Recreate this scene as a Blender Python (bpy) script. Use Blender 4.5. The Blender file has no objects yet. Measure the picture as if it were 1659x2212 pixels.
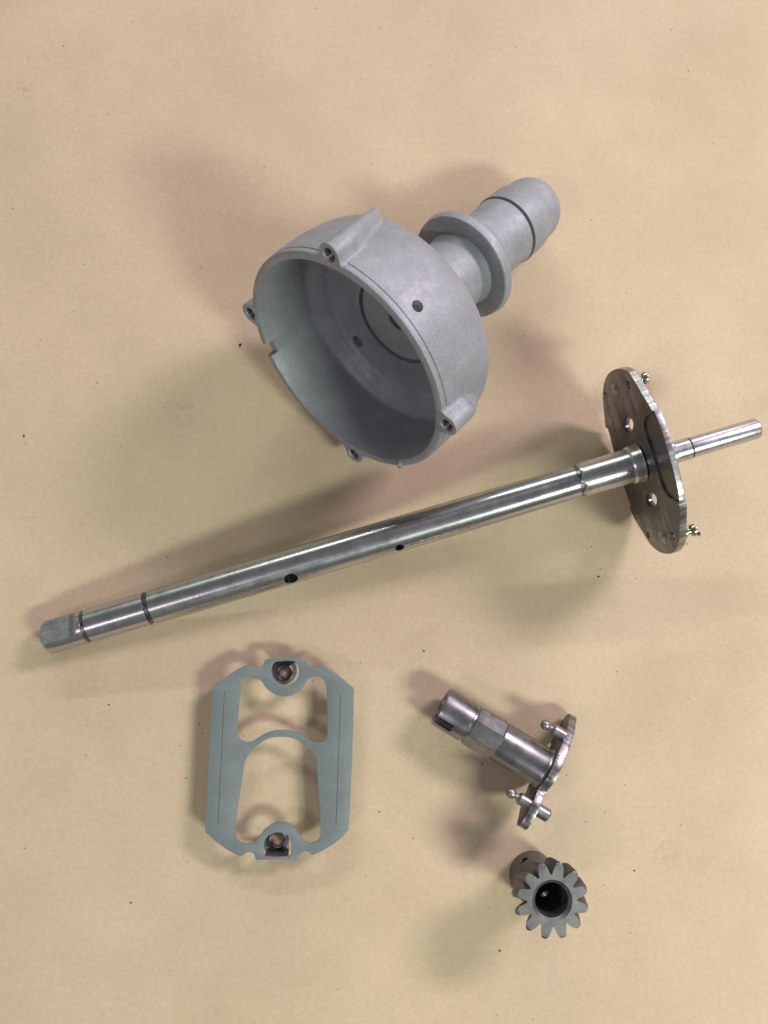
import bpy, bmesh, math, random
from mathutils import Vector, Matrix
random.seed(7)
SC = bpy.context.scene
COL = SC.collection
MM = 0.001

# ------------------------------------------------------------------ camera
cam = bpy.data.cameras.new('camera')
cam.sensor_fit = 'HORIZONTAL'
cam.sensor_width = 36.0
cam.lens = 36.0 * 1855.0 / 1659.0
cam.clip_start, cam.clip_end = 0.01, 50.0
camo = bpy.data.objects.new('camera', cam)
COL.objects.link(camo)
camo.matrix_world = (Matrix.Translation((0, 0, 0.350)) @ Matrix.Rotation(math.radians(-3.4), 4, 'Y')
                     @ Matrix.Rotation(math.radians(7.0), 4, 'X'))
SC.camera = camo

# ------------------------------------------------------------------ room light
world = bpy.data.worlds.new('World')
SC.world = world
world.use_nodes = True
world.node_tree.nodes['Background'].inputs[0].default_value = (0.86, 0.88, 0.90, 1)
world.node_tree.nodes['Background'].inputs[1].default_value = 0.18


def tube_light(name, x, y, z, power, colour, length=1.2, width=0.32, turn=0.0):
    L = bpy.data.lights.new(name, 'AREA')
    L.shape = 'RECTANGLE'
    L.size, L.size_y = length, width
    L.energy = power
    L.color = colour
    o = bpy.data.objects.new(name, L)
    COL.objects.link(o)
    o.location = (x, y, z)
    o.rotation_euler = (0, 0, turn)          # faces straight down, like a ceiling fixture
    return o


GREENISH = (0.90, 1.0, 0.86)
PINKISH = (1.0, 0.855, 0.96)
tube_light('ceiling_fixture_light', 0.94, -0.74, 1.10, 23, GREENISH, length=0.52, width=0.26)
tube_light('ceiling_fixture_light', 1.22, 0.88, 1.10, 36, PINKISH, length=0.64, width=0.34)
tube_light('ceiling_fixture_light', -0.95, -0.72, 1.35, 6.0, PINKISH, length=0.6, width=0.2)
tube_light('ceiling_fixture_light', -0.75, 3.40, 2.0, 85, GREENISH, length=1.7, width=0.22)
tube_light('ceiling_fixture_light', 1.40, 5.20, 2.0, 120, PINKISH, length=1.4, width=0.3)

SC.view_settings.view_transform = 'Standard'
SC.view_settings.look = 'None'
SC.view_settings.exposure = 0.0
SC.view_settings.gamma = 1.0
SC.render.engine = 'CYCLES'
SC.cycles.max_bounces = 8
SC.cycles.use_denoising = True


# ------------------------------------------------------------------ materials
class NT:
    def __init__(self, name):
        self.m = bpy.data.materials.new(name)
        self.m.use_nodes = True
        self.t = self.m.node_tree
        self.b = self.t.nodes['Principled BSDF']
        self.co = self.t.nodes.new('ShaderNodeTexCoord')

    def n(self, typ, **kw):
        nd = self.t.nodes.new(typ)
        for k, v in kw.items():
            setattr(nd, k, v)
        return nd

    def link(self, a, b):
        self.t.links.new(a, b)

    def mapping(self, scale):
        mp = self.n('ShaderNodeMapping')
        mp.inputs['Scale'].default_value = scale
        self.link(self.co.outputs['Object'], mp.inputs[0])
        return mp.outputs[0]

    def noise(self, scale, detail=3, rough=0.55, vec=None):
        nd = self.n('ShaderNodeTexNoise')
        nd.inputs['Scale'].default_value = scale
        nd.inputs['Detail'].default_value = detail
        nd.inputs['Roughness'].default_value = rough
        self.link(vec if vec is not None else self.co.outputs['Object'], nd.inputs['Vector'])
        return nd.outputs['Fac']

    def ramp(self, fac, stops):
        r = self.n('ShaderNodeValToRGB')
        el = r.color_ramp.elements
        while len(el) < len(stops):
            el.new(0.5)
        for e, (p, c) in zip(el, stops):
            e.position = p
            e.color = (*c, 1) if len(c) == 3 else c
        self.link(fac, r.inputs[0])
        return r.outputs[0]

    def mix(self, fac, a, b, mode='MIX'):
        mx = self.n('ShaderNodeMix', data_type='RGBA', blend_type=mode)
        if isinstance(fac, (int, float)):
            mx.inputs[0].default_value = fac
        else:
            self.link(fac, mx.inputs[0])
        for v, i in ((a, 6), (b, 7)):
            if isinstance(v, tuple):
                mx.inputs[i].default_value = (*v, 1)
            else:
                self.link(v, mx.inputs[i])
        return mx.outputs[2]

    def bump(self, h, strength, dist, prev=None):
        bp = self.n('ShaderNodeBump')
        bp.inputs['Strength'].default_value = strength
        bp.inputs['Distance'].default_value = dist
        self.link(h, bp.inputs['Height'])
        if prev is not None:
            self.link(prev, bp.inputs['Normal'])
        return bp.outputs[0]

    def out(self, col=None, rough=None, metal=None, normal=None):
        for v, k in ((col, 'Base Color'), (rough, 'Roughness'), (metal, 'Metallic'), (normal, 'Normal')):
            if v is None:
                continue
            if isinstance(v, (int, float)):
                self.b.inputs[k].default_value = v
            elif isinstance(v, tuple):
                self.b.inputs[k].default_value = (*v, 1)
            else:
                self.link(v, self.b.inputs[k])
        return self.m


def g(v):
    return (v, v, v)


def mat_paper():
    t = NT('kraft_paper')
    big = t.ramp(t.noise(14, 4, 0.6), [(0.3, (0.515, 0.402, 0.272)), (0.7, (0.60, 0.472, 0.328))])
    fib = t.ramp(t.noise(520, 5, 0.7), [(0.3, g(0.92)), (0.7, g(1.06))])
    c = t.mix(1.0, big, fib, 'MULTIPLY')
    fine = t.ramp(t.noise(1700, 2, 0.6), [(0.3, g(0.93)), (0.7, g(1.06))])
    c = t.mix(1.0, c, fine, 'MULTIPLY')
    # fibre flecks, dark and pale
    flk = t.n('ShaderNodeTexVoronoi')
    flk.inputs['Scale'].default_value = 260
    t.link(t.mapping((1, 1, 1)), flk.inputs['Vector'])
    wn = t.n('ShaderNodeTexWhiteNoise')
    t.link(flk.outputs['Position'], wn.inputs['Vector'])
    dark = t.n('ShaderNodeMath', operation='MULTIPLY')
    a = t.ramp(flk.outputs['Distance'], [(0.03, g(1)), (0.13, g(0))])
    b = t.ramp(wn.outputs['Value'], [(0.93, g(0)), (0.96, g(1))])
    t.link(a, dark.inputs[0])
    t.link(b, dark.inputs[1])
    c = t.mix(dark.outputs[0], c, (0.20, 0.14, 0.085))
    pale = t.n('ShaderNodeMath', operation='MULTIPLY')
    b2 = t.ramp(wn.outputs['Value'], [(0.03, g(1)), (0.05, g(0))])
    t.link(a, pale.inputs[0])
    t.link(b2, pale.inputs[1])
    c = t.mix(pale.outputs[0], c, (0.70, 0.58, 0.44))
    # soft grubby stains
    st = t.ramp(t.noise(38, 3, 0.5), [(0.68, g(0)), (0.84, g(0.22))])
    c = t.mix(st, c, (0.36, 0.25, 0.155))
    for px, py, rad, colr, amt in ((0.1345, -0.0945, 0.0045, (0.30, 0.13, 0.08), 0.75), (-0.1324, 0.2242, 0.006, (0.30, 0.22, 0.14), 0.5),
                                   (-0.061, 0.086, 0.010, (0.33, 0.26, 0.16), 0.35), (-0.104, -0.004, 0.012, (0.34, 0.26, 0.16), 0.25)):
        ds = t.n('ShaderNodeVectorMath', operation='DISTANCE')
        t.link(t.co.outputs['Object'], ds.inputs[0])
        ds.inputs[1].default_value = (px, py, 0)
        fall = t.ramp(ds.outputs['Value'], [(rad * 0.3, g(1)), (rad, g(0))])
        blot = t.ramp(t.noise(330, 4, 0.7), [(0.50, g(0)), (0.62, g(amt))])
        mu = t.n('ShaderNodeMath', operation='MULTIPLY')
        t.link(fall, mu.inputs[0])
        t.link(blot, mu.inputs[1])
        c = t.mix(mu.outputs[0], c, colr)
    nm = t.bump(t.noise(8, 2, 0.5), 0.6, 0.008)
    nm = t.bump(t.noise(26, 3, 0.6), 0.14, 0.004, nm)
    nm = t.bump(t.noise(900, 4, 0.7), 0.25, 0.0002, nm)
    t.b.inputs['Specular IOR Level'].default_value = 0.25
    return t.out(c, 0.72, 0.0, nm)


def mat_cast():
    t = NT('blasted_cast_aluminium')
    c = t.ramp(t.noise(70, 4, 0.6), [(0.3, (0.275, 0.285, 0.312)), (0.7, (0.350, 0.362, 0.395))])
    c = t.mix(1.0, c, t.ramp(t.noise(1100, 3, 0.7), [(0.3, g(0.86)), (0.7, g(1.10))]), 'MULTIPLY')
    sc = t.ramp(t.noise(170, 5, 0.7), [(0.62, g(0)), (0.80, g(0.40))])
    c = t.mix(sc, c, (0.19, 0.195, 0.21))
    sm = t.ramp(t.noise(55, 6, 0.72), [(0.52, g(0)), (0.70, g(0.45))])
    c = t.mix(sm, c, (0.235, 0.235, 0.245))
    pt = t.ramp(t.noise(420, 4, 0.6), [(0.69, g(0)), (0.75, g(0.8))])
    c = t.mix(pt, c, (0.10, 0.10, 0.11))
    lt = t.ramp(t.noise(120, 5, 0.7), [(0.60, g(0)), (0.74, g(0.5))])
    c = t.mix(lt, c, (0.45, 0.455, 0.475))
    r = t.ramp(t.noise(300, 3), [(0.3, g(0.5)), (0.7, g(0.64))])
    nm = t.bump(t.noise(1900, 3, 0.6), 0.5, 0.00015)
    nm = t.bump(t.noise(160, 3, 0.6), 0.25, 0.0005, nm)
    return t.out(c, r, 0.35, nm)


def mat_steel(name, lo, hi, r0, r1, metal=1.0, streak=(60, 60, 900), aniso=0.0, dirt=0.5, dirtc=(0.16, 0.14, 0.12)):
    t = NT(name)
    v = t.mapping(streak)
    s = t.noise(1.0, 4, 0.6, v)
    c = t.ramp(s, [(0.3, lo), (0.7, hi)])
    d = t.ramp(t.noise(150, 5, 0.65), [(0.58, g(0)), (0.78, g(dirt))])
    c = t.mix(d, c, dirtc)
    r = t.ramp(t.noise(220, 4, 0.6), [(0.3, g(r0)), (0.7, g(r1))])
    nm = t.bump(s, 0.10, 0.0001)
    nm = t.bump(t.noise(1200, 3), 0.08, 0.0001, nm)
    if aniso:
        tg = t.n('ShaderNodeTangent', direction_type='RADIAL', axis='Z')
        t.link(tg.outputs[0], t.b.inputs['Tangent'])
        t.b.inputs['Anisotropic'].default_value = aniso
        t.b.inputs['Anisotropic Rotation'].default_value = 0.25
    return t.out(c, r, metal, nm)


def mat_paint():
    t = NT('grey_green_paint')
    c = t.ramp(t.noise(90, 3), [(0.3, (0.148, 0.182, 0.182)), (0.7, (0.176, 0.208, 0.208))])
    c = t.mix(1.0, c, t.ramp(t.noise(1600, 3, 0.7), [(0.3, g(0.86)), (0.7, g(1.12))]), 'MULTIPLY')
    sc = t.ramp(t.noise(1.0, 4, 0.6, t.mapping((900, 25, 200))), [(0.66, g(0)), (0.74, g(0.35))])
    c = t.mix(sc, c, (0.27, 0.29, 0.28))
    gr = t.ramp(t.noise(60, 5, 0.7), [(0.56, g(0)), (0.74, g(0.4))])
    c = t.mix(gr, c, (0.12, 0.135, 0.13))
    nm = t.bump(t.noise(1300, 3), 0.25, 0.0001)
    rr = t.ramp(t.noise(140, 4), [(0.3, g(0.42)), (0.7, g(0.62))])
    return t.out(c, rr, 0.0, nm)


def mat_plain(name, c, r, m=0.0):
    t = NT(name)
    cc = t.ramp(t.noise(600, 3), [(0.3, tuple(x * 0.75 for x in c)), (0.7, tuple(x * 1.2 for x in c))])
    return t.out(cc, r, m, t.bump(t.noise(900, 3), 0.3, 0.0001))


M_PAPER = mat_paper()
M_CAST = mat_cast()
M_ROD = mat_steel('polished_steel', (0.38, 0.385, 0.395), (0.60, 0.605, 0.615), 0.24, 0.33, streak=(900, 900, 8), aniso=0.6, dirt=0.30)
M_TURNED = mat_steel('turned_steel', (0.42, 0.42, 0.42), (0.70, 0.69, 0.68), 0.28, 0.38, streak=(40, 40, 2200), aniso=0.5, dirt=0.2)
M_SPINDLE = mat_steel('satin_steel', (0.50, 0.49, 0.52), (0.64, 0.63, 0.66), 0.30, 0.40, streak=(60, 60, 1500), aniso=0.4, dirt=0.15)
M_PLATE = mat_steel('brown_aged_steel', (0.115, 0.113, 0.122), (0.215, 0.21, 0.222), 0.28, 0.48, streak=(150, 150, 150), dirt=0.8, dirtc=(0.10, 0.08, 0.07))
M_EDGE = mat_steel('bare_cut_steel', (0.15, 0.145, 0.15), (0.52, 0.505, 0.52), 0.24, 0.50, streak=(800, 120, 40), dirt=0.7)
M_CAM = mat_steel('worn_cam_steel', (0.25, 0.245, 0.255), (0.40, 0.395, 0.405), 0.27, 0.40, streak=(90, 90, 160), dirt=0.6)
M_PIN = mat_steel('dull_pin_steel', (0.26, 0.25, 0.26), (0.40, 0.385, 0.395), 0.34, 0.48, streak=(300, 300, 300), dirt=0.5)
M_GEAR = mat_steel('sintered_gear_steel', (0.12, 0.117, 0.12), (0.21, 0.204, 0.208), 0.42, 0.58, metal=0.85, streak=(160, 160, 160), dirt=0.5)
M_PAINT = mat_paint()
M_BARE = mat_steel('heat_tinted_steel', (0.12, 0.115, 0.13), (0.24, 0.23, 0.25), 0.42, 0.56, streak=(200, 200, 200), dirt=0.6, dirtc=(0.06, 0.05, 0.06))
M_DARK = mat_plain('dark_rings_bore_shade', (0.035, 0.032, 0.034), 0.7)  # near-black for the dark rings and for the painted shade in the bore
M_GROOVE = mat_steel('dark_groove_steel', (0.10, 0.10, 0.105), (0.22, 0.22, 0.23), 0.30, 0.42, streak=(300, 300, 300), dirt=0.5, dirtc=(0.04, 0.04, 0.04))
M_THREAD = mat_steel('oily_thread_steel', (0.12, 0.12, 0.12), (0.30, 0.30, 0.30), 0.3, 0.5, streak=(900, 900, 900), dirt=0.5)
M_BRASSY = mat_steel('plated_pin_steel', (0.34, 0.32, 0.25), (0.52, 0.50, 0.42), 0.2, 0.32, streak=(90, 90, 90), dirt=0.5)
M_SPECK = mat_plain('dark_debris', (0.03, 0.022, 0.018), 0.8)


# ------------------------------------------------------------------ mesh helpers (all input in mm)
def to_mesh(bm, name, mats, smooth=32.0):
    bmesh.ops.recalc_face_normals(bm, faces=bm.faces[:])
    me = bpy.data.meshes.new(name)
    bm.to_mesh(me)
    bm.free()
    for m in (mats if isinstance(mats, (list, tuple)) else [mats]):
        me.materials.append(m)
    finish(me, smooth)
    return me


def finish(me, smooth):
    if smooth:
        for p in me.polygons:
            p.use_smooth = True
        me.set_sharp_from_angle(angle=math.radians(smooth))


def lathe(prof, seg=96, closed=False, ripple=None, cap=True):
    """prof: list of (r, s); revolved about local Z."""
    bm = bmesh.new()
    rings = []
    for r, s in prof:
        if r < 1e-6:
            rings.append([bm.verts.new((0, 0, s * MM))])
            continue
        ring = []
        for i in range(seg):
            a = 2 * math.pi * i / seg
            rr, ss = (r, s) if ripple is None else ripple(r, s, a)
            ring.append(bm.verts.new((rr * math.cos(a) * MM, rr * math.sin(a) * MM, ss * MM)))
        rings.append(ring)
    pairs = list(zip(rings, rings[1:]))
    if closed:
        pairs.append((rings[-1], rings[0]))
    for A, B in pairs:
        if len(A) == 1 and len(B) == 1:
            continue
        for i in range(seg):
            j = (i + 1) % seg
            if len(A) == 1:
                bm.faces.new((A[0], B[i], B[j]))
            elif len(B) == 1:
                bm.faces.new((A[i], A[j], B[0]))
            else:
                bm.faces.new((A[i], A[j], B[j], B[i]))
    if cap and not closed:
        for R in (rings[0], rings[-1]):
            if len(R) > 1:
                bm.faces.new(R)
    return bm


def xform(bm, M):
    bmesh.ops.transform(bm, matrix=M, verts=bm.verts[:])
    return bm


def prism(poly, z0, z1, bevel=0.0, M=None):
    bm = bmesh.new()
    lo = [bm.verts.new((x * MM, y * MM, z0 * MM)) for x, y in poly]
    hi = [bm.verts.new((x * MM, y * MM, z1 * MM)) for x, y in poly]
    bm.faces.new(lo)
    bm.faces.new(hi)
    n = len(poly)
    for i in range(n):
        j = (i + 1) % n
        bm.faces.new((lo[i], lo[j], hi[j], hi[i]))
    bmesh.ops.recalc_face_normals(bm, faces=bm.faces[:])
    if M is not None:
        xform(bm, M)
    return bm


def cyl(r, h, M=None, seg=40, r2=None):
    bm = lathe([(r, 0), (r if r2 is None else r2, h)], seg)
    bmesh.ops.recalc_face_normals(bm, faces=bm.faces[:])
    if M is not None:
        xform(bm, M)
    return bm


def axis_m(p, d):
    """Frame in mm at p with local Z along d."""
    d = Vector(d).normalized()
    return Matrix.Translation(Vector(p) * MM) @ d.to_track_quat('Z', 'Y').to_matrix().to_4x4()


def cut(me, cutters, smooth=32.0, op='DIFFERENCE'):
    """Boolean each cutter bmesh into mesh me; returns the new mesh with the same name."""
    name = me.name
    base = bpy.data.objects.new('tmp', me)
    COL.objects.link(base)
    tmp = [base]
    for cb in cutters:
        cm = bpy.data.meshes.new('tmp_cut')
        cb.to_mesh(cm)
        cb.free()
        co = bpy.data.objects.new('tmp_cut', cm)
        COL.objects.link(co)
        tmp.append(co)
        md = base.modifiers.new('b', 'BOOLEAN')
        md.operation = op
        md.solver = 'EXACT'
        md.object = co
    dg = bpy.context.evaluated_depsgraph_get()
    dg.update()
    new = bpy.data.meshes.new_from_object(base.evaluated_get(dg))
    mats = list(me.materials)
    for o in tmp:
        m = o.data
        bpy.data.objects.remove(o)
        bpy.data.meshes.remove(m)
    new.name = name
    if not len(new.materials):
        for m in mats:
            new.materials.append(m)
    finish(new, smooth)
    return new


def smooth_loop(pts, n=6, sharp=()):
    """Closed Catmull-Rom through pts."""
    out = []
    N = len(pts)
    for i in range(N):
        p0, p1, p2, p3 = (Vector(pts[(i + k - 1) % N]) for k in range(4))
        for j in range(n):
            t = j / n
            out.append(tuple(0.5 * ((2 * p1) + (p2 - p0) * t + (2 * p0 - 5 * p1 + 4 * p2 - p3) * t * t
                                    + (3 * p1 - p0 - 3 * p2 + p3) * t ** 3)))
    return out


def sheet(name, loops, z0, z1, bevel, mat, smooth=32.0):
    """Flat plate with holes, edges bevelled: 2-D filled curve turned into a mesh."""
    cu = bpy.data.curves.new('tmp_curve', 'CURVE')
    cu.dimensions = '2D'
    cu.fill_mode = 'BOTH'
    for lp in loops:
        sp = cu.splines.new('POLY')
        sp.points.add(len(lp) - 1)
        for p, (x, y) in zip(sp.points, lp):
            p.co = (x * MM, y * MM, 0, 1)
        sp.use_cyclic_u = True
    cu.extrude = ((z1 - z0) / 2 - bevel) * MM
    cu.bevel_depth = bevel * MM
    cu.bevel_resolution = 1
    cu.offset = -bevel * MM
    o = bpy.data.objects.new('tmp', cu)
    COL.objects.link(o)
    dg = bpy.context.evaluated_depsgraph_get()
    me = bpy.data.meshes.new_from_object(o.evaluated_get(dg))
    bpy.data.objects.remove(o)
    bpy.data.curves.remove(cu)
    me.name = name
    me.transform(Matrix.Translation((0, 0, (z0 + z1) / 2 * MM)))
    me.materials.clear()
    me.materials.append(mat)
    bm = bmesh.new()
    bm.from_mesh(me)
    bmesh.ops.remove_doubles(bm, verts=bm.verts[:], dist=1e-7)
    bmesh.ops.recalc_face_normals(bm, faces=bm.faces[:])
    bm.to_mesh(me)
    bm.free()
    finish(me, smooth)
    return me


def thing(name, label, cat, loc, group=None):
    o = bpy.data.objects.new(name, None)
    COL.objects.link(o)
    o.empty_display_size = 0.01
    o.location = Vector(loc) * MM
    o['label'] = label
    o['category'] = cat
    if group:
        o['group'] = group
    return o


def part(name, me, parent, frame=None, label=None):
    """frame: world matrix of the mesh (mm already scaled)."""
    o = bpy.data.objects.new(name, me)
    COL.objects.link(o)
    o.parent = parent
    acc = Vector((0, 0, 0))
    root = parent
    while root.parent is not None:
        root = root.parent
    if parent is root:
        o.matrix_basis = Matrix.Translation(-root.location) @ (frame if frame is not None else Matrix())
    elif frame is not None:
        o.matrix_basis = frame
    if label:
        o['label'] = label
    return o


def frame(p, x, y, z):
    M = Matrix.Identity(4)
    for i, v in enumerate((x, y, z)):
        v = Vector(v)
        for k in range(3):
            M[k][i] = v[k]
    for k in range(3):
        M[k][3] = p[k] * MM
    return M


def noise1(seed, n):
    r = random.Random(seed)
    a = [(r.uniform(-1, 1), r.uniform(0, 6.28)) for _ in range(n)]
    return lambda t: sum(c * math.sin((k + 2) * t + ph) / (k + 2) ** 0.5 for k, (c, ph) in enumerate(a))


# ================================================================== the paper
bm = bmesh.new()
N = 60
vs = [[bm.verts.new(((i / N - 0.5) * 1.3, (j / N - 0.5) * 1.3 + 0.06, 0)) for i in range(N + 1)] for j in range(N + 1)]
for j in range(N):
    for i in range(N):
        bm.faces.new((vs[j][i], vs[j][i + 1], vs[j + 1][i + 1], vs[j + 1][i]))
me = to_mesh(bm, 'paper_sheet', M_PAPER)
o = bpy.data.objects.new('paper_sheet', me)
COL.objects.link(o)
o['kind'] = 'structure'

# ================================================================== housing
HC = Vector((2.866, 88.629, 52.75))
az, el = math.radians(45.80), math.radians(-19.5)
ha = Vector((math.cos(el) * math.cos(az), math.cos(el) * math.sin(az), math.sin(el)))
hu = ha.cross(Vector((0, 0, 1))).normalized()
hw = hu.cross(ha)
HF = frame(HC, hw, hu, ha)          # local x = w, y = u, z = axis


def hp(deg, r, s):
    a = math.radians(deg)
    return Vector((r * math.sin(a), r * math.cos(a), s))


housing = thing('cast_housing', 'grey cast aluminium bowl shaped housing with a flanged neck lying on its side', 'housing', (HC.x + 12, HC.y + 12, 0))

outer_prof = [(0.0, 43.9), (0.35, 44.3), (1.0, 44.5), (1.8, 44.55), (2.15, 44.5), (2.3, 44.25), (2.55, 44.25), (2.75, 44.6), (3.6, 44.7), (5, 44.75), (7, 44.8),
              (9, 44.8), (11, 44.8), (13, 44.75), (15, 44.65), (17, 44.5), (19, 44.3), (21, 44.05), (23, 43.75), (25, 43.4), (26, 43.2), (27, 42.95), (27.8, 42.75),
              (28.2, 42.6), (28.6, 42.5), (29.5, 42.2), (30.5, 41.75), (31.5, 41.15), (32.4, 40.4), (33.2, 39.4), (33.9, 38.1), (34.4, 36.5), (34.7, 34.5), (34.8, 32)]
LUGS = [(116.0, 1), (203.6, 0), (296.2, 0), (24.0, 0)]


def lug_r(phi, s, base):
    r = base
    for lp, fin in LUGS:
        if fin:
            if s > 28.3:
                continue
            f = min(1, max(0, (s - 9) / 19))
            lp2 = lp + 5.5 * f
            rho = 4.2 - 3.1 * f
            rc = 46.3 - 0.4 * f
        else:
            if s > 23:
                continue
            f = min(1, max(0, (s - 9) / 14))
            lp2 = lp - 8 * f
            rho = 4.2 - 1.2 * f
            rc = 46.2 - 5.5 * f ** 1.3
        d = (phi - lp2 + 180) % 360 - 180
        if abs(d) > 18:
            continue
        dr = math.radians(d)
        y = rc * math.sin(dr)
        if abs(y) < rho:
            b = rc * math.cos(dr) + math.sqrt(rho * rho - y * y)
        else:
            b = rc * math.cos(dr) - (abs(y) - rho) * 1.6
        k = 1.6 if s > 0.2 else 1.2
        h = max(0.0, min(1.0, 0.5 + 0.5 * (b - r) / k))
        r = r * (1 - h) + b * h + k * h * (1 - h) * 0.5
    return r


SEG = 480
wob = noise1(3, 5)
bm = bmesh.new()
rings = []
inner = [(34.8, 5.0), (31.2, 5.0), (31.2, 17.0), (33.0, 17.2), (33.0, 18.4), (30.7, 18.6), (30.7, 19.7), (31.2, 20.4), (31.2, 33.2), (30.6, 34.3), (29.2, 35.2),
         (28.4, 36.0), (26.8, 38.2), (25.9, 39.9), (25.0, 40.6), (23.5, 40.9), (12, 41.1), (0.5, 41.4), (0.12, 41.6), (0.0, 41.9)]
allp = [('o',) + p for p in outer_prof] + [('i', s, r) for s, r in inner]
for tag_, s, r in allp:
    ring = []
    for i in range(SEG):
        phi = 360.0 * i / SEG
        rr = r
        if tag_ == 'o':
            rr = r + 0.10 * wob(math.radians(phi) + s * 0.05) * (1 if s > 3 else 0.3)
            if s < 30:
                rr = lug_r(phi, s, rr)
                if s < 0.3:
                    rr -= 0.15
        ring.append(bm.verts.new(hp(phi, rr, s) * MM))
    rings.append(ring)
for A, B in zip(rings, rings[1:] + rings[:1]):
    for i in range(SEG):
        j = (i + 1) % SEG
        bm.faces.new((A[i], A[j], B[j], B[i]))
bowl_me = to_mesh(bm, 'bowl', M_CAST, 40)
cutters = []
for lp, fin in LUGS:
    cutters.append(cyl(2.45, 13, Matrix.Translation(hp(lp, 46.3, -1) * MM)))
    cutters.append(cyl(3.1, 1.5, Matrix.Translation(hp(lp, 46.3, -1.0) * MM), r2=2.4))
pr = hp(76.3, 30, 8.2)
cutters.append(cyl(2.05, 25, axis_m(pr, hp(76.3, 1, 0)), 32))
# notch in the rim
ng = hp(-136.5, 36, 0)
zx = hp(-136.5, 1, 0)
zt = hp(-136.5 + 90, 1, 0)
nf = frame(ng, zt, zx, zt.cross(zx))
cutters.append(prism([(-2.7, 0), (2.6, 0), (2.9, 8), (2.2, 14), (-2.9, 14), (-2.4, 7)], -3.2, 3.2, M=nf))
# drilled hole in the bowl floor and a small one beside the bore
cutters.append(cyl(2.6, 14, Matrix.Translation(hp(-110, 30.3, 29) * MM), 28))
bowl_me = cut(bowl_me, cutters, 40)
bowl = part('bowl', bowl_me, housing, HF)

# rim nub
bm = bmesh.new()
bmesh.ops.create_cube(bm, size=1.0)
nb = hp(-29.5, 43.4, -0.1)
er, et = hp(-29.5, 1, 0), hp(60.5, 1, 0)
xform(bm, frame(nb, et, er, et.cross(er)) @ Matrix.Diagonal((2.0 * MM, 2.6 * MM, 2.2 * MM, 1)))
bmesh.ops.bevel(bm, geom=bm.edges[:], offset=0.35 * MM, segments=2, affect='EDGES')
part('rim_nub', to_mesh(bm, 'rim_nub', M_CAST), housing, HF)
# threads in the four screw holes
th = []
s = 0.6
while s < 10:
    th += [(2.48, s), (2.0, s + 0.35)]
    s += 0.7
th_me = to_mesh(lathe(th + [(0, s)], 28, cap=False), 'screw_thread', M_THREAD, 20)
for lp, fin in LUGS:
    part('screw_thread', th_me, housing, HF @ Matrix.Translation(hp(lp, 46.3, 0) * MM))
# bore bush at the bowl centre
part('bore_bush', to_mesh(lathe([(6.2, 30.85), (4.3, 30.85), (4.0, 31.2), (4.0, 34.4), (6.2, 34.4)], 64, closed=True), 'bore_bush', M_CAST), housing, HF)
part('bore_shade', to_mesh(lathe([(0, 33.4), (4.2, 33.4), (4.2, 34.6), (0, 34.6)], 40), 'bore_shade', M_DARK), housing, HF)  # dark disc closes the bore; the hole's shade is put into its colour
# neck, flange, end
neck = [(5, 34.6), (33, 34.6), (27, 35.6), (22, 37.2), (19, 39.3), (17, 42), (15.9, 46), (15.3, 50), (14.9, 56), (14.7, 63), (14.45, 66.0), (15.1, 68.4), (15.3, 70.2), (5, 70.2)]
part('neck', to_mesh(lathe(neck, 128, closed=True), 'neck', M_CAST), housing, HF)
flange = [(15.0, 69.7), (21.3, 69.7), (21.7, 70.0), (22.3, 72.7), (22.1, 73.4), (20.5, 74.3), (18.4, 75.4), (16.6, 77.4), (15.6, 79.4), (14.6, 82.0), (14.2, 82.0), (14.0, 70.1)]
wf = noise1(11, 6)
part('flange', to_mesh(lathe(flange, 128, closed=True, ripple=lambda r, s, a: (r + (0.12 * wf(a) if r > 21 else 0), s)), 'flange', M_CAST), housing, HF)
tail = [(5, 81.8), (14.55, 81.8), (14.1, 86), (13.9, 91), (14.2, 97), (14.55, 99.3), (13.7, 99.45), (13.7, 100.7), (14.9, 100.8), (14.8, 105), (14.75, 110), (14.3, 112.8),
        (13.75, 114.6), (13.6, 116.5), (13.5, 118.5), (13.15, 120.8), (12.4, 122.9), (11.4, 124.6), (9.7, 126.1), (7.4, 127.2), (4.5, 127.9), (2, 128.1), (0, 128.15)]
part('neck_end', to_mesh(lathe(tail, 128), 'neck_end', M_CAST), housing, HF)
part('seal_groove', to_mesh(lathe([(13.5, 99.5), (14.25, 99.55), (14.25, 100.6), (13.5, 100.65)], 128, closed=True), 'seal_groove', M_DARK), housing, HF)

# ================================================================== shaft
SA = Vector((-110.85, -8.06, 6.6))
sa = Vector((0.9542, 0.2802, 0.1045)).normalized()
sh = Vector((0, 0, 1)).cross(sa).normalized()
sv = sa.cross(sh)
SF = frame(SA, sh, sv, sa)          # angle measured from sh towards sv
shaft = thing('steel_shaft', 'long polished steel shaft with a wide end plate on its right end', 'shaft', (0, 25, 0))

rod = [(5.3, 0), (6.2, 0.9), (6.5, 1.4), (6.55, 16.2), (5.9, 16.5), (5.9, 17.5), (6.55, 17.9), (6.6, 41.4), (5.9, 41.6), (5.9, 43.3), (6.75, 43.5), (6.85, 70), (6.85, 110),
       (6.75, 145), (6.6, 175), (6.4, 200), (6.25, 213.5), (5.9, 214.0), (5.9, 236)]
full = []
for (r0, s0), (r1, s1) in zip(rod, rod[1:]):
    n = max(1, int((s1 - s0) / 4))
    full += [(r0 + (r1 - r0) * k / n, s0 + (s1 - s0) * k / n) for k in range(n)]
full.append(rod[-1])
rod_me = to_mesh(lathe(full, 128), 'rod', M_ROD)


def sdir(deg):
    a = math.radians(deg)
    return Vector((math.cos(a), math.sin(a), 0))


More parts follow.
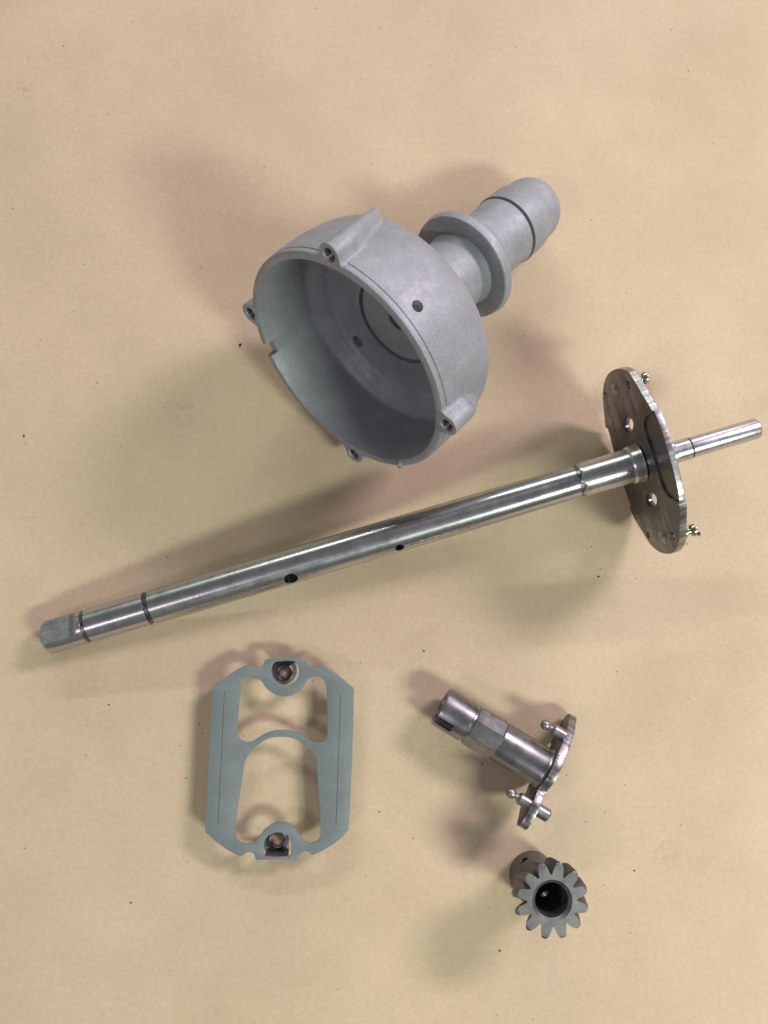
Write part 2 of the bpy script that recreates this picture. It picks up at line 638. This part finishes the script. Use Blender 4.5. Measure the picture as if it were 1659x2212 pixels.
cs = []
for deg in (64, 244):
    nd = sdir(deg)
    td = sdir(deg + 90)
    # x = along the shaft, y = outward normal, z = tangent
    F = frame(Vector((0, 0, 0)), Vector((0, 0, 1)), nd, Vector((0, 0, 1)).cross(nd))
    cs.append(prism([(-2, 4.3), (11.5, 4.3), (13.2, 4.55), (14.6, 5.2), (15.4, 6.2), (15.7, 8), (-2, 8)], -9, 9, M=F))
cs.append(cyl(2.65, 13, axis_m(Vector((0, 0, 98.5)) - sdir(140) * 5.2, sdir(140)), 32))
cs.append(cyl(1.75, 13, axis_m(Vector((0, 0, 141.5)) - sdir(144) * 5.0, sdir(144)), 28))
rod_me = cut(rod_me, cs, 32)
part('rod', rod_me, shaft, SF)

for s0, s1, r in ((41.55, 43.35, 6.25), (16.45, 17.55, 6.15), (213.7, 215.4, 6.05)):
    part('dark_groove', to_mesh(lathe([(5.5, s0), (r, s0 + 0.05), (r, s1 - 0.05), (5.5, s1)], 96, closed=True), 'dark_groove', M_GROOVE), shaft, SF)  # darker bands fill the grooves and the step before the collar
jag = noise1(21, 8)


def collar_edge(r, s, a):
    if s < 216:
        return r, s + 1.1 * jag(a)
    return r, s


col = [(5.7, 215.0), (6.35, 215.1), (6.6, 215.6), (6.62, 219), (6.65, 224), (6.7, 229), (6.75, 234.5), (7.15, 235.0), (7.35, 235.8), (7.35, 237.4), (7.6, 239.0), (5.5, 239.0)]
cf = []
for (r0, s0), (r1, s1) in zip(col, col[1:]):
    n = max(1, int((s1 - s0) / 0.8))
    cf += [(r0 + (r1 - r0) * k / n, s0 + (s1 - s0) * k / n) for k in range(n)]
cf.append(col[-1])
part('collar', to_mesh(lathe(cf, 128, closed=True, ripple=collar_edge), 'collar', M_TURNED), shaft, SF)

spin = [(0, 240), (5.6, 240), (5.2, 243), (5.1, 252.2), (4.8, 252.6), (4.25, 252.7), (4.2, 258.6), (3.8, 258.7), (3.8, 259.2), (4.0, 259.3), (4.0, 285.2), (3.6, 285.9), (0, 286.0)]
part('spindle', to_mesh(lathe(spin, 80), 'spindle', M_SPINDLE), shaft, SF)
part('spindle_band', to_mesh(lathe([(3.7, 258.7), (4.06, 258.75), (4.06, 259.15), (3.7, 259.2)], 80, closed=True), 'spindle_band', M_DARK), shaft, SF)

# end plate
PS = Vector((117.32, 58.95, 31.19))
pn = Vector((0.9574, 0.2811, 0.0664)).normalized()
ph = Vector((0, 0, 1)).cross(pn).normalized()
pv = pn.cross(ph)
PF = frame(PS, ph, pv, pn)
pl_out = [(36.6, 5.8), (37.2, -3.0), (36.1, -9.7), (33.8, -15.2), (31.6, -18.0), (30.2, -19.4), (21.2, -27.2), (19.8, -28.0), (17.6, -27.4), (12.4, -28.8), (4.5, -30.0), (-4.5, -30.6), (-10.0, -30.4), (-13.2, -30.2),
          (-18.8, -29.0), (-20.2, -28.3), (-30.0, -20.4), (-31.6, -18.6), (-34.1, -14.0), (-35.9, -7.2), (-36.5, 2.1), (-35.0, 9.4), (-32.6, 14.2), (-31.0, 16.1), (-21.4, 25.2), (-19.8, 25.9), (-18.2, 26.0),
          (-15.7, 27.5), (-8.3, 29.5), (0, 30.8), (8.5, 31.0), (13.2, 30.2), (15.4, 29.3), (16.8, 28.6), (30.0, 20.9), (31.8, 19.2), (34.6, 13.6)]


def circ(x, y, rx, ry=None, n=24):
    ry = rx if ry is None else ry
    return [(x + rx * math.cos(2 * math.pi * k / n), y + ry * math.sin(2 * math.pi * k / n)) for k in range(n)]


holes = [circ(15.2, 0.6, 2.7, 6.6), circ(-14.9, -0.9, 2.7, 6.6), circ(27.9, 15.2, 1.5, 2.0), circ(31.2, -14.0, 1.4, 1.9), circ(-27.6, -17.8, 1.4, 1.9), circ(-30.1, 9.7, 1.5, 2.0)]
pl_me = sheet('advance_plate', [smooth_loop(pl_out, 2)] + holes, 0.0, 2.9, 0.22, M_PLATE)
pl_me.materials.append(M_EDGE)
sunk_r = smooth_loop([(-18.6, 24.5), (-16.8, 20), (-14.6, 16.8), (-10.9, 15.6), (-3.5, 15.9), (3.0, 16.6), (8.8, 16.3), (11.8, 17.8), (13.6, 22), (13.9, 28), (13.6, 36), (-2, 40), (-18.8, 36), (-19, 28)], 4)
sunk_l = smooth_loop([(19.8, -26.4), (17.6, -20.5), (15, -17.6), (11, -16.6), (0, -15.8), (-7.5, -16.1), (-11.6, -18.8), (-13.8, -23.5), (-14.2, -31), (-14, -37), (2, -40), (20, -37)], 4)
pl_me = cut(pl_me, [prism(sunk_r, -2, 0.75), prism(sunk_l, -2, 0.75)], 32)
for p in pl_me.polygons:                     # bare edges where the plate was sheared
    p.material_index = 1 if abs(p.normal.z) < 0.6 and p.area > 0 and max(abs(p.center.x), abs(p.center.y)) > 0.019 and \
        min((Vector((p.center.x / MM, p.center.y / MM)) - Vector((x, y))).length for x, y in pl_out) < 6 else 0
plate = part('advance_plate', pl_me, shaft, PF)
rivet = to_mesh(lathe([(0, -0.9), (1.3, -0.8), (2.3, -0.5), (2.9, 0.05), (2.9, 0.5), (0, 0.5)], 24), 'rivet_head', M_EDGE)
for x, y in ((29.8, -1.1), (-29.7, -1.3)):
    part('rivet_head', rivet, plate, Matrix.Translation(Vector((x, y, 0)) * MM))
pin = to_mesh(lathe([(0, 2.0), (2.3, 2.0), (2.3, 8.9), (1.9, 9.3), (1.2, 9.5), (1.1, 10.9), (1.5, 11.1), (2.3, 11.4), (2.55, 12.2), (2.4, 12.9), (1.5, 13.4), (0, 13.5)], 32), 'spring_pin', M_BRASSY)
for x, y in ((31.0, 0.2), (-30.4, -2.0)):
    part('spring_pin', pin, plate, Matrix.Translation(Vector((x, y, 0)) * MM))

# ================================================================== painted bracket
BX, BY = -19.84, -54.03
bracket = thing('metal_bracket', 'flat grey green painted metal bracket with two large openings and a tab at each end', 'bracket', (BX, BY, 0))
BF = Matrix.Translation((BX * MM, BY * MM, 0))
b_outer = [(-26.5,26.5),(-25.9,27.3),(-24.9,27.8),(-23.7,29.3),(-21.1,31.3),(-17.1,34.0),(-13.0,35.6),(-11.8,35.6),(-10.6,34.9),(-8.9,34.6),(-7.5,35.1),(-6.9,36.2),(-6.5,37.2),(-5.3,38.1),(-3.3,38.3),(1.7,38.6),(5.8,38.3),(8.2,37.7),(9.3,37.6),(9.9,37.0),(10.7,35.9),(12.0,34.7),(13.2,34.4),(14.2,34.9),(15.1,35.4),(16.5,35.1),(21.1,32.4),(24.8,29.5),(27.1,27.5),(27.7,26.9),(28.4,26.5),(28.3,23.2),(28.2,14.3),(27.9,3.9),(27.6,-5.6),(27.1,-17.5),(26.7,-23.7),(26.5,-26.7),(25.9,-27.0),(24.7,-28.8),(21.5,-31.3),(17.5,-33.7),(12.7,-35.7),(12.1,-34.8),(10.3,-34.2),(8.7,-34.9),(7.7,-36.3),(7.1,-37.1),(4.3,-37.2),(-0.5,-37.0),(-7.7,-37.1),(-8.5,-36.8),(-8.9,-36.0),(-9.3,-34.9),(-10.5,-34.3),(-11.9,-34.3),(-13.1,-35.0),(-14.1,-35.7),(-15.7,-35.1),(-19.7,-33.0),(-23.7,-30.2),(-25.5,-28.6),(-26.2,-27.7),(-27.6,-26.7),(-27.6,-22.6),(-27.4,-12.9),(-27.2,-3.1),(-26.9,8.8),(-26.6,18.7)]
b_top = [(-15.0,29.1),(-14.0,30.7),(-12.2,31.4),(-10.1,31.4),(-8.5,30.7),(-7.2,29.1),(-6.0,27.2),(-3.9,25.4),(-1.4,24.1),(1.5,23.6),(4.3,24.0),(6.7,25.4),(8.8,27.4),(10.0,29.4),(11.6,30.7),(13.7,31.2),(15.5,30.8),(17.0,29.4),(17.5,27.3),(17.9,22.5),(18.1,16.4),(18.2,10.4),(17.8,8.4),(16.6,6.6),(14.5,6.0),(12.3,6.5),(10.2,7.7),(7.8,9.3),(4.5,10.5),(0.8,10.9),(-2.8,10.6),(-6.1,9.4),(-8.5,8.0),(-10.5,6.7),(-12.5,6.3),(-14.5,6.9),(-16.0,8.3),(-16.6,10.3),(-16.4,14.7),(-16.0,20.2),(-15.5,25.9)]
b_bot = [(0.4,8.3),(3.7,8.0),(7.0,6.9),(9.8,4.9),(12.3,2.5),(13.8,0.1),(14.2,-2.7),(14.7,-9.4),(15.3,-17.3),(15.8,-25.1),(15.9,-27.9),(15.1,-30.2),(13.1,-31.3),(11.0,-31.3),(9.2,-30.1),(7.8,-28.1),(6.2,-25.8),(4.1,-24.3),(1.3,-23.5),(-1.5,-23.7),(-4.3,-25.3),(-6.2,-27.2),(-7.8,-29.1),(-9.0,-30.6),(-11.0,-31.3),(-13.4,-31.1),(-15.4,-29.9),(-16.4,-27.8),(-16.5,-25.5),(-16.0,-20.8),(-15.3,-15.0),(-14.4,-8.3),(-13.7,-2.4),(-12.8,0.3),(-10.8,3.1),(-8.4,5.4),(-5.2,7.4),(-2.4,8.1)]
d_top = [(-3.4,35.5),(-2.4,36.7),(0.0,37.1),(3.3,37.3),(5.4,36.9),(6.4,35.7),(6.9,33.5),(6.5,31.0),(4.7,28.6),(1.4,27.3),(-1.1,28.6),(-2.9,30.7),(-3.7,33.1)]
d_bot = [(-1.0,-27.2),(1.4,-27.5),(3.4,-28.5),(4.4,-30.0),(4.7,-32.0),(4.6,-35.1),(4.1,-36.0),(-5.1,-35.9),(-5.5,-33.8),(-5.6,-31.8),(-5.0,-29.5),(-3.4,-28.0)]


def slit(a, b, w=0.16):
    a, b = Vector(a), Vector(b)
    d = (b - a).normalized()
    n = Vector((-d.y, d.x)) * w
    return [tuple(a + n), tuple(a - n), tuple(b - n), tuple(b + n)]


ZT = 9.0
loops = [smooth_loop(b_outer, 2), smooth_loop(b_top, 3), smooth_loop(b_bot, 3), smooth_loop(d_top, 3), smooth_loop(d_bot, 2)]
br_me = sheet('bracket_plate', loops, ZT - 1.3, ZT, 0.14, M_PAINT)
# pressed crease lines: shallow grooves
br_cut = []
for a, b in (((-21.7, 25.5), (-23.0, -24.2)), ((23.2, 24.1), (21.7, -24.4))):
    br_cut.append(prism(slit(a, b, 0.12), ZT - 0.2, ZT + 1))
bplate = part('bracket_plate', cut(br_me, br_cut, 32), bracket, BF)

def tab(sign, cx, cy, pts, web):
    """Tab pressed down out of the plate: flat foot with a flared hole, joined by a sloping web."""
    foot = sheet('end_tab', [smooth_loop(pts, 3), circ(cx, cy, 2.4)], 0.25, 1.5, 0.12, M_BARE)
    t_ = part('end_tab', foot, bracket, BF)
    flare = lathe([(2.3, 0.3), (2.35, 1.2), (2.6, 1.75), (3.0, 2.0), (3.4, 1.85), (3.75, 1.45), (3.4, 0.6)], 32, closed=True)
    xform(flare, Matrix.Translation((cx * MM, cy * MM, 0)))
    part('flared_hole', to_mesh(flare, 'flared_hole', M_BARE), t_)
    (y0, y1, xw0, xw1) = web
    w = bmesh.new()
    prof = [(y1, ZT - 0.3), (y1 - sign * 0.5, ZT - 1.3), (y0 + sign * 0.25, 1.55), (y0 - sign * 0.3, 0.4), (y0 + sign * 0.7, 0.4), (y1 + sign * 0.45, ZT - 1.35)]
    A = [w.verts.new((xw0 * MM, y * MM, z * MM)) for y, z in prof]
    B = [w.verts.new((xw1 * MM, y * MM, z * MM)) for y, z in prof]
    w.faces.new(A)
    w.faces.new(B)
    for i in range(len(prof)):
        j = (i + 1) % len(prof)
        w.faces.new((A[i], A[j], B[j], B[i]))
    part('tab_web', to_mesh(w, 'tab_web', M_BARE), t_)


def foot_of(pts, k, dx, dy):
    c = sum((Vector(p) for p in pts), Vector((0, 0))) / len(pts)
    return [((x - c.x) * k + c.x + dx, (y - c.y) * k + c.y + dy) for x, y in pts]


tab(1, 1.1, 32.2, foot_of(d_top, 0.93, -0.75, -0.35), (36.2, 37.4, -2.6, 5.0))
tab(-1, -0.9, -31.6, foot_of(d_bot, 0.93, -0.75, 0.2), (-35.2, -36.3, -5.2, 3.6))

# ================================================================== cam piece
CT = Vector((42.48, -34.28, 8.75))
ca = Vector((0.8587, -0.5099, 0.0515)).normalized()
chh = Vector((0, 0, 1)).cross(ca).normalized()
cv = ca.cross(chh)
CF = frame(CT, chh, cv, ca)
cam_t = thing('cam_piece', 'short steel cam barrel with a slotted end and an S shaped end plate carrying pins', 'cam', (CT.x + 20, CT.y - 12, 0))
sl = [(7.2, 0), (7.75, 0.5), (7.95, 2), (8.0, 12.4), (7.5, 12.7), (7.5, 13.9), (5.2, 13.9), (5.2, 0.4), (5.5, 0)]
sl_me = to_mesh(lathe(sl, 96, closed=True), 'slotted_sleeve', M_CAM)
a0 = sdir(133)
F = frame(Vector((0, 0, 0)), a0.cross(Vector((0, 0, 1))), Vector((0, 0, 1)), a0)
F = frame(Vector((0, 0, 0)), sdir(133 - 90), Vector((0, 0, 1)), sdir(133 - 90).cross(Vector((0, 0, 1))))
c_ = prism([(-1.9, -2), (1.9, -2), (1.9, 7.6), (-1.9, 7.6)], -12, 12, M=F)
# keep only the outward half of the slot
if (F.to_3x3() @ Vector((0, 0, 1))).dot(a0) > 0:
    bmesh.ops.bisect_plane(c_, geom=c_.verts[:] + c_.edges[:] + c_.faces[:], plane_co=(0, 0, 0), plane_no=a0, clear_inner=True)
else:
    bmesh.ops.bisect_plane(c_, geom=c_.verts[:] + c_.edges[:] + c_.faces[:], plane_co=(0, 0, 0), plane_no=a0, clear_inner=True)
bmesh.ops.holes_fill(c_, edges=c_.edges[:])
bmesh.ops.recalc_face_normals(c_, faces=c_.faces[:])
sl_me = cut(sl_me, [c_])
part('slotted_sleeve', sl_me, cam_t, CF)
part('sleeve_bore', to_mesh(lathe([(0, 2.2), (2.6, 2.2), (2.9, 1.6), (5.3, 1.6), (5.3, 13), (0, 13)], 48), 'sleeve_bore', M_CAM), cam_t, CF)
# eight sided cam with gently bowed flats
lob = []
for k in range(128):
    a = 2 * math.pi * k / 128
    d = ((math.degrees(a) - 74.0 + 22.5) % 45) - 22.5           # angle from nearest ridge
    flat = 8.0 / math.cos(math.radians(22.5 - abs(d)))
    lob.append((a, min(flat, 8.62)))
bm = bmesh.new()
prev = None
for s, k in ((13.7, 0.955), (14.15, 1.0), (25.6, 1.0), (26.0, 0.965)):
    ring = [bm.verts.new((r * k * math.cos(a) * MM, r * k * math.sin(a) * MM, s * MM)) for a, r in lob]
    if prev is None:
        bm.faces.new(ring)
    else:
        for i in range(128):
            j = (i + 1) % 128
            bm.faces.new((prev[i], prev[j], ring[j], ring[i]))
    prev = ring
bm.faces.new(prev)
part('eight_sided_cam', to_mesh(bm, 'eight_sided_cam', M_CAM, 14), cam_t, CF)
part('barrel', to_mesh(lathe([(0, 25.9), (7.55, 25.9), (7.8, 26.3), (7.75, 45.2), (8.0, 46.0), (8.4, 46.6), (0, 46.6)], 96), 'barrel', M_CAM), cam_t, CF)
half = [(23.3, -5.0), (20.8, -1.6), (18.4, 2.0), (14.6, 5.0), (10.4, 7.8), (7.3, 9.2), (3.6, 10.7), (0.5, 11.3), (-2.8, 11.2), (-5.2, 9.4), (-7.6, 7.9), (-10.2, 9.6), (-13.0, 10.6), (-16.0, 10.9), (-18.3, 10.8), (-20.8, 10.2), (-22.8, 8.6)]
s_out = half + [(-x, -y) for x, y in half]
cp_me = sheet('end_plate', [smooth_loop(s_out, 4)], 46.4, 49.7, 0.25, M_PLATE)
cp_me.materials.append(M_EDGE)
for p in cp_me.polygons:
    p.material_index = 1 if abs(p.normal.z) < 0.55 else 0
cplate = part('end_plate', cp_me, cam_t, CF)
ball = [(0, 0.2), (2.4, 0.2), (2.35, -4.4), (1.9, -4.9), (1.15, -5.2), (1.05, -6.3), (1.5, -6.8), (1.95, -7.6), (2.0, -8.3), (1.8, -9.1), (1.1, -9.8), (0, -10.0)]
ball_me = to_mesh(lathe(ball, 32), 'ball_pin', M_PIN)
for x, y in ((14.5, 2.9), (-14.2, 7.6)):
    part('ball_pin', ball_me, cplate, Matrix.Translation(Vector((x, y, 46.5)) * MM))
part('stud', to_mesh(lathe([(0, 0), (2.5, 0), (2.5, 5.2), (2.1, 5.8), (0, 5.9)], 32), 'stud', M_PIN), cplate, Matrix.Translation(Vector((-14.4, 7.4, 49.0)) * MM))

# ================================================================== gear
GX, GY = 79.15, -100.6
gear = thing('pinion_gear', 'small dark steel helical gear with twelve teeth standing on its hub', 'gear', (GX, GY, 0))
GF = Matrix.Translation((GX * MM, GY * MM, 0))
ZG0, ZG1 = 25.6, 32.5
T = 12


def tooth_outline(phase, rmax):
    out = []
    for k in range(T):
        c = phase + 2 * math.pi * k / T
        for dr, r in ((-0.262, 8.9), (-0.232, 9.05), (-0.200, 9.7), (-0.172, 10.7), (-0.138, 11.8), (-0.094, 12.8), (-0.050, 13.4), (0, 13.6),
                      (0.050, 13.4), (0.094, 12.8), (0.138, 11.8), (0.172, 10.7), (0.200, 9.7), (0.232, 9.05)):
            out.append((c + dr, min(r, rmax)))
    return out


bm = bmesh.new()
prev = None
levels = [(ZG0, 13.0), (ZG0 + 0.8, 14)] + [(ZG0 + 0.8 + (ZG1 - ZG0 - 2.1) * k / 6, 14) for k in range(1, 7)] + [(32.1, 13.2), (ZG1, 12.5)]
for z, rm in levels:
    tw = math.radians(16) + math.radians(10) * (ZG1 - z) / (ZG1 - ZG0)
    ring = [bm.verts.new((r * math.cos(a) * MM, r * math.sin(a) * MM, z * MM)) for a, r in tooth_outline(tw, rm)]
    if prev is None:
        bm.faces.new(ring)
    else:
        for i in range(len(ring)):
            j = (i + 1) % len(ring)
            bm.faces.new((prev[i], prev[j], ring[j], ring[i]))
    prev = ring
bm.faces.new(prev)
teeth_me = to_mesh(bm, 'toothed_ring', M_GEAR, 30)
teeth_me = cut(teeth_me, [cyl(6.05, 40, None, 64), cyl(6.05, 1.2, Matrix.Translation((0, 0, 31.4 * MM)), 64, r2=7.4)], 30)
part('toothed_ring', teeth_me, gear, GF)
hub_me = to_mesh(lathe([(6.0, 0), (8.6, 0), (8.95, 0.4), (8.95, 24.4), (8.75, 25.1), (6.0, 25.1)], 80, closed=True), 'hub', M_GEAR)
hd = sdir(123)
hub_me = cut(hub_me, [cyl(1.9, 40, axis_m(hd * -20 + Vector((0, 0, 8)), hd), 28)], 30)
part('hub', hub_me, gear, GF)

# ================================================================== debris on the paper
bm = bmesh.new()
rng = random.Random(5)
spots = [(-125.4, 73.0, 0.65), (-39.3, 112.8, 0.75), (109.7, 16.7, 0.5), (153.0, 34.8, 0.9), (147.6, 30.5, 0.5), (-87.4, -34.0, 0.45), (-76.3, -108.5, 0.5),
         (28.2, 63.6, 0.3), (130.4, 90.7, 0.3), (121.5, 63.6, 0.3), (37.0, -13.5, 0.5), (60, -58, 0.45), (66, -129, 0.45), (118, -67, 0.3), (19, -76, 0.35), (120.5, -100, 0.4)]
for x, y, r in spots + [(rng.uniform(-150, 150), rng.uniform(-120, 280), rng.uniform(0.10, 0.22)) for _ in range(34)]:
    n0 = len(bm.verts)
    res = bmesh.ops.create_icosphere(bm, subdivisions=1, radius=r * MM)
    sx, sy, ang = rng.uniform(0.6, 1.3), rng.uniform(0.4, 1.0), rng.uniform(0, 3.1)
    for v in res['verts']:
        c = v.co
        c.x *= sx * rng.uniform(0.8, 1.2)
        c.y *= sy * rng.uniform(0.8, 1.2)
        c.z *= 0.45
        v.co = Matrix.Rotation(ang, 3, 'Z') @ c + Vector((x, y, r * 0.35)) * MM
me = to_mesh(bm, 'debris', M_SPECK, None)
o = bpy.data.objects.new('debris', me)
COL.objects.link(o)
o['kind'] = 'stuff'
o['label'] = 'tiny dark specks of dirt scattered over the brown paper'
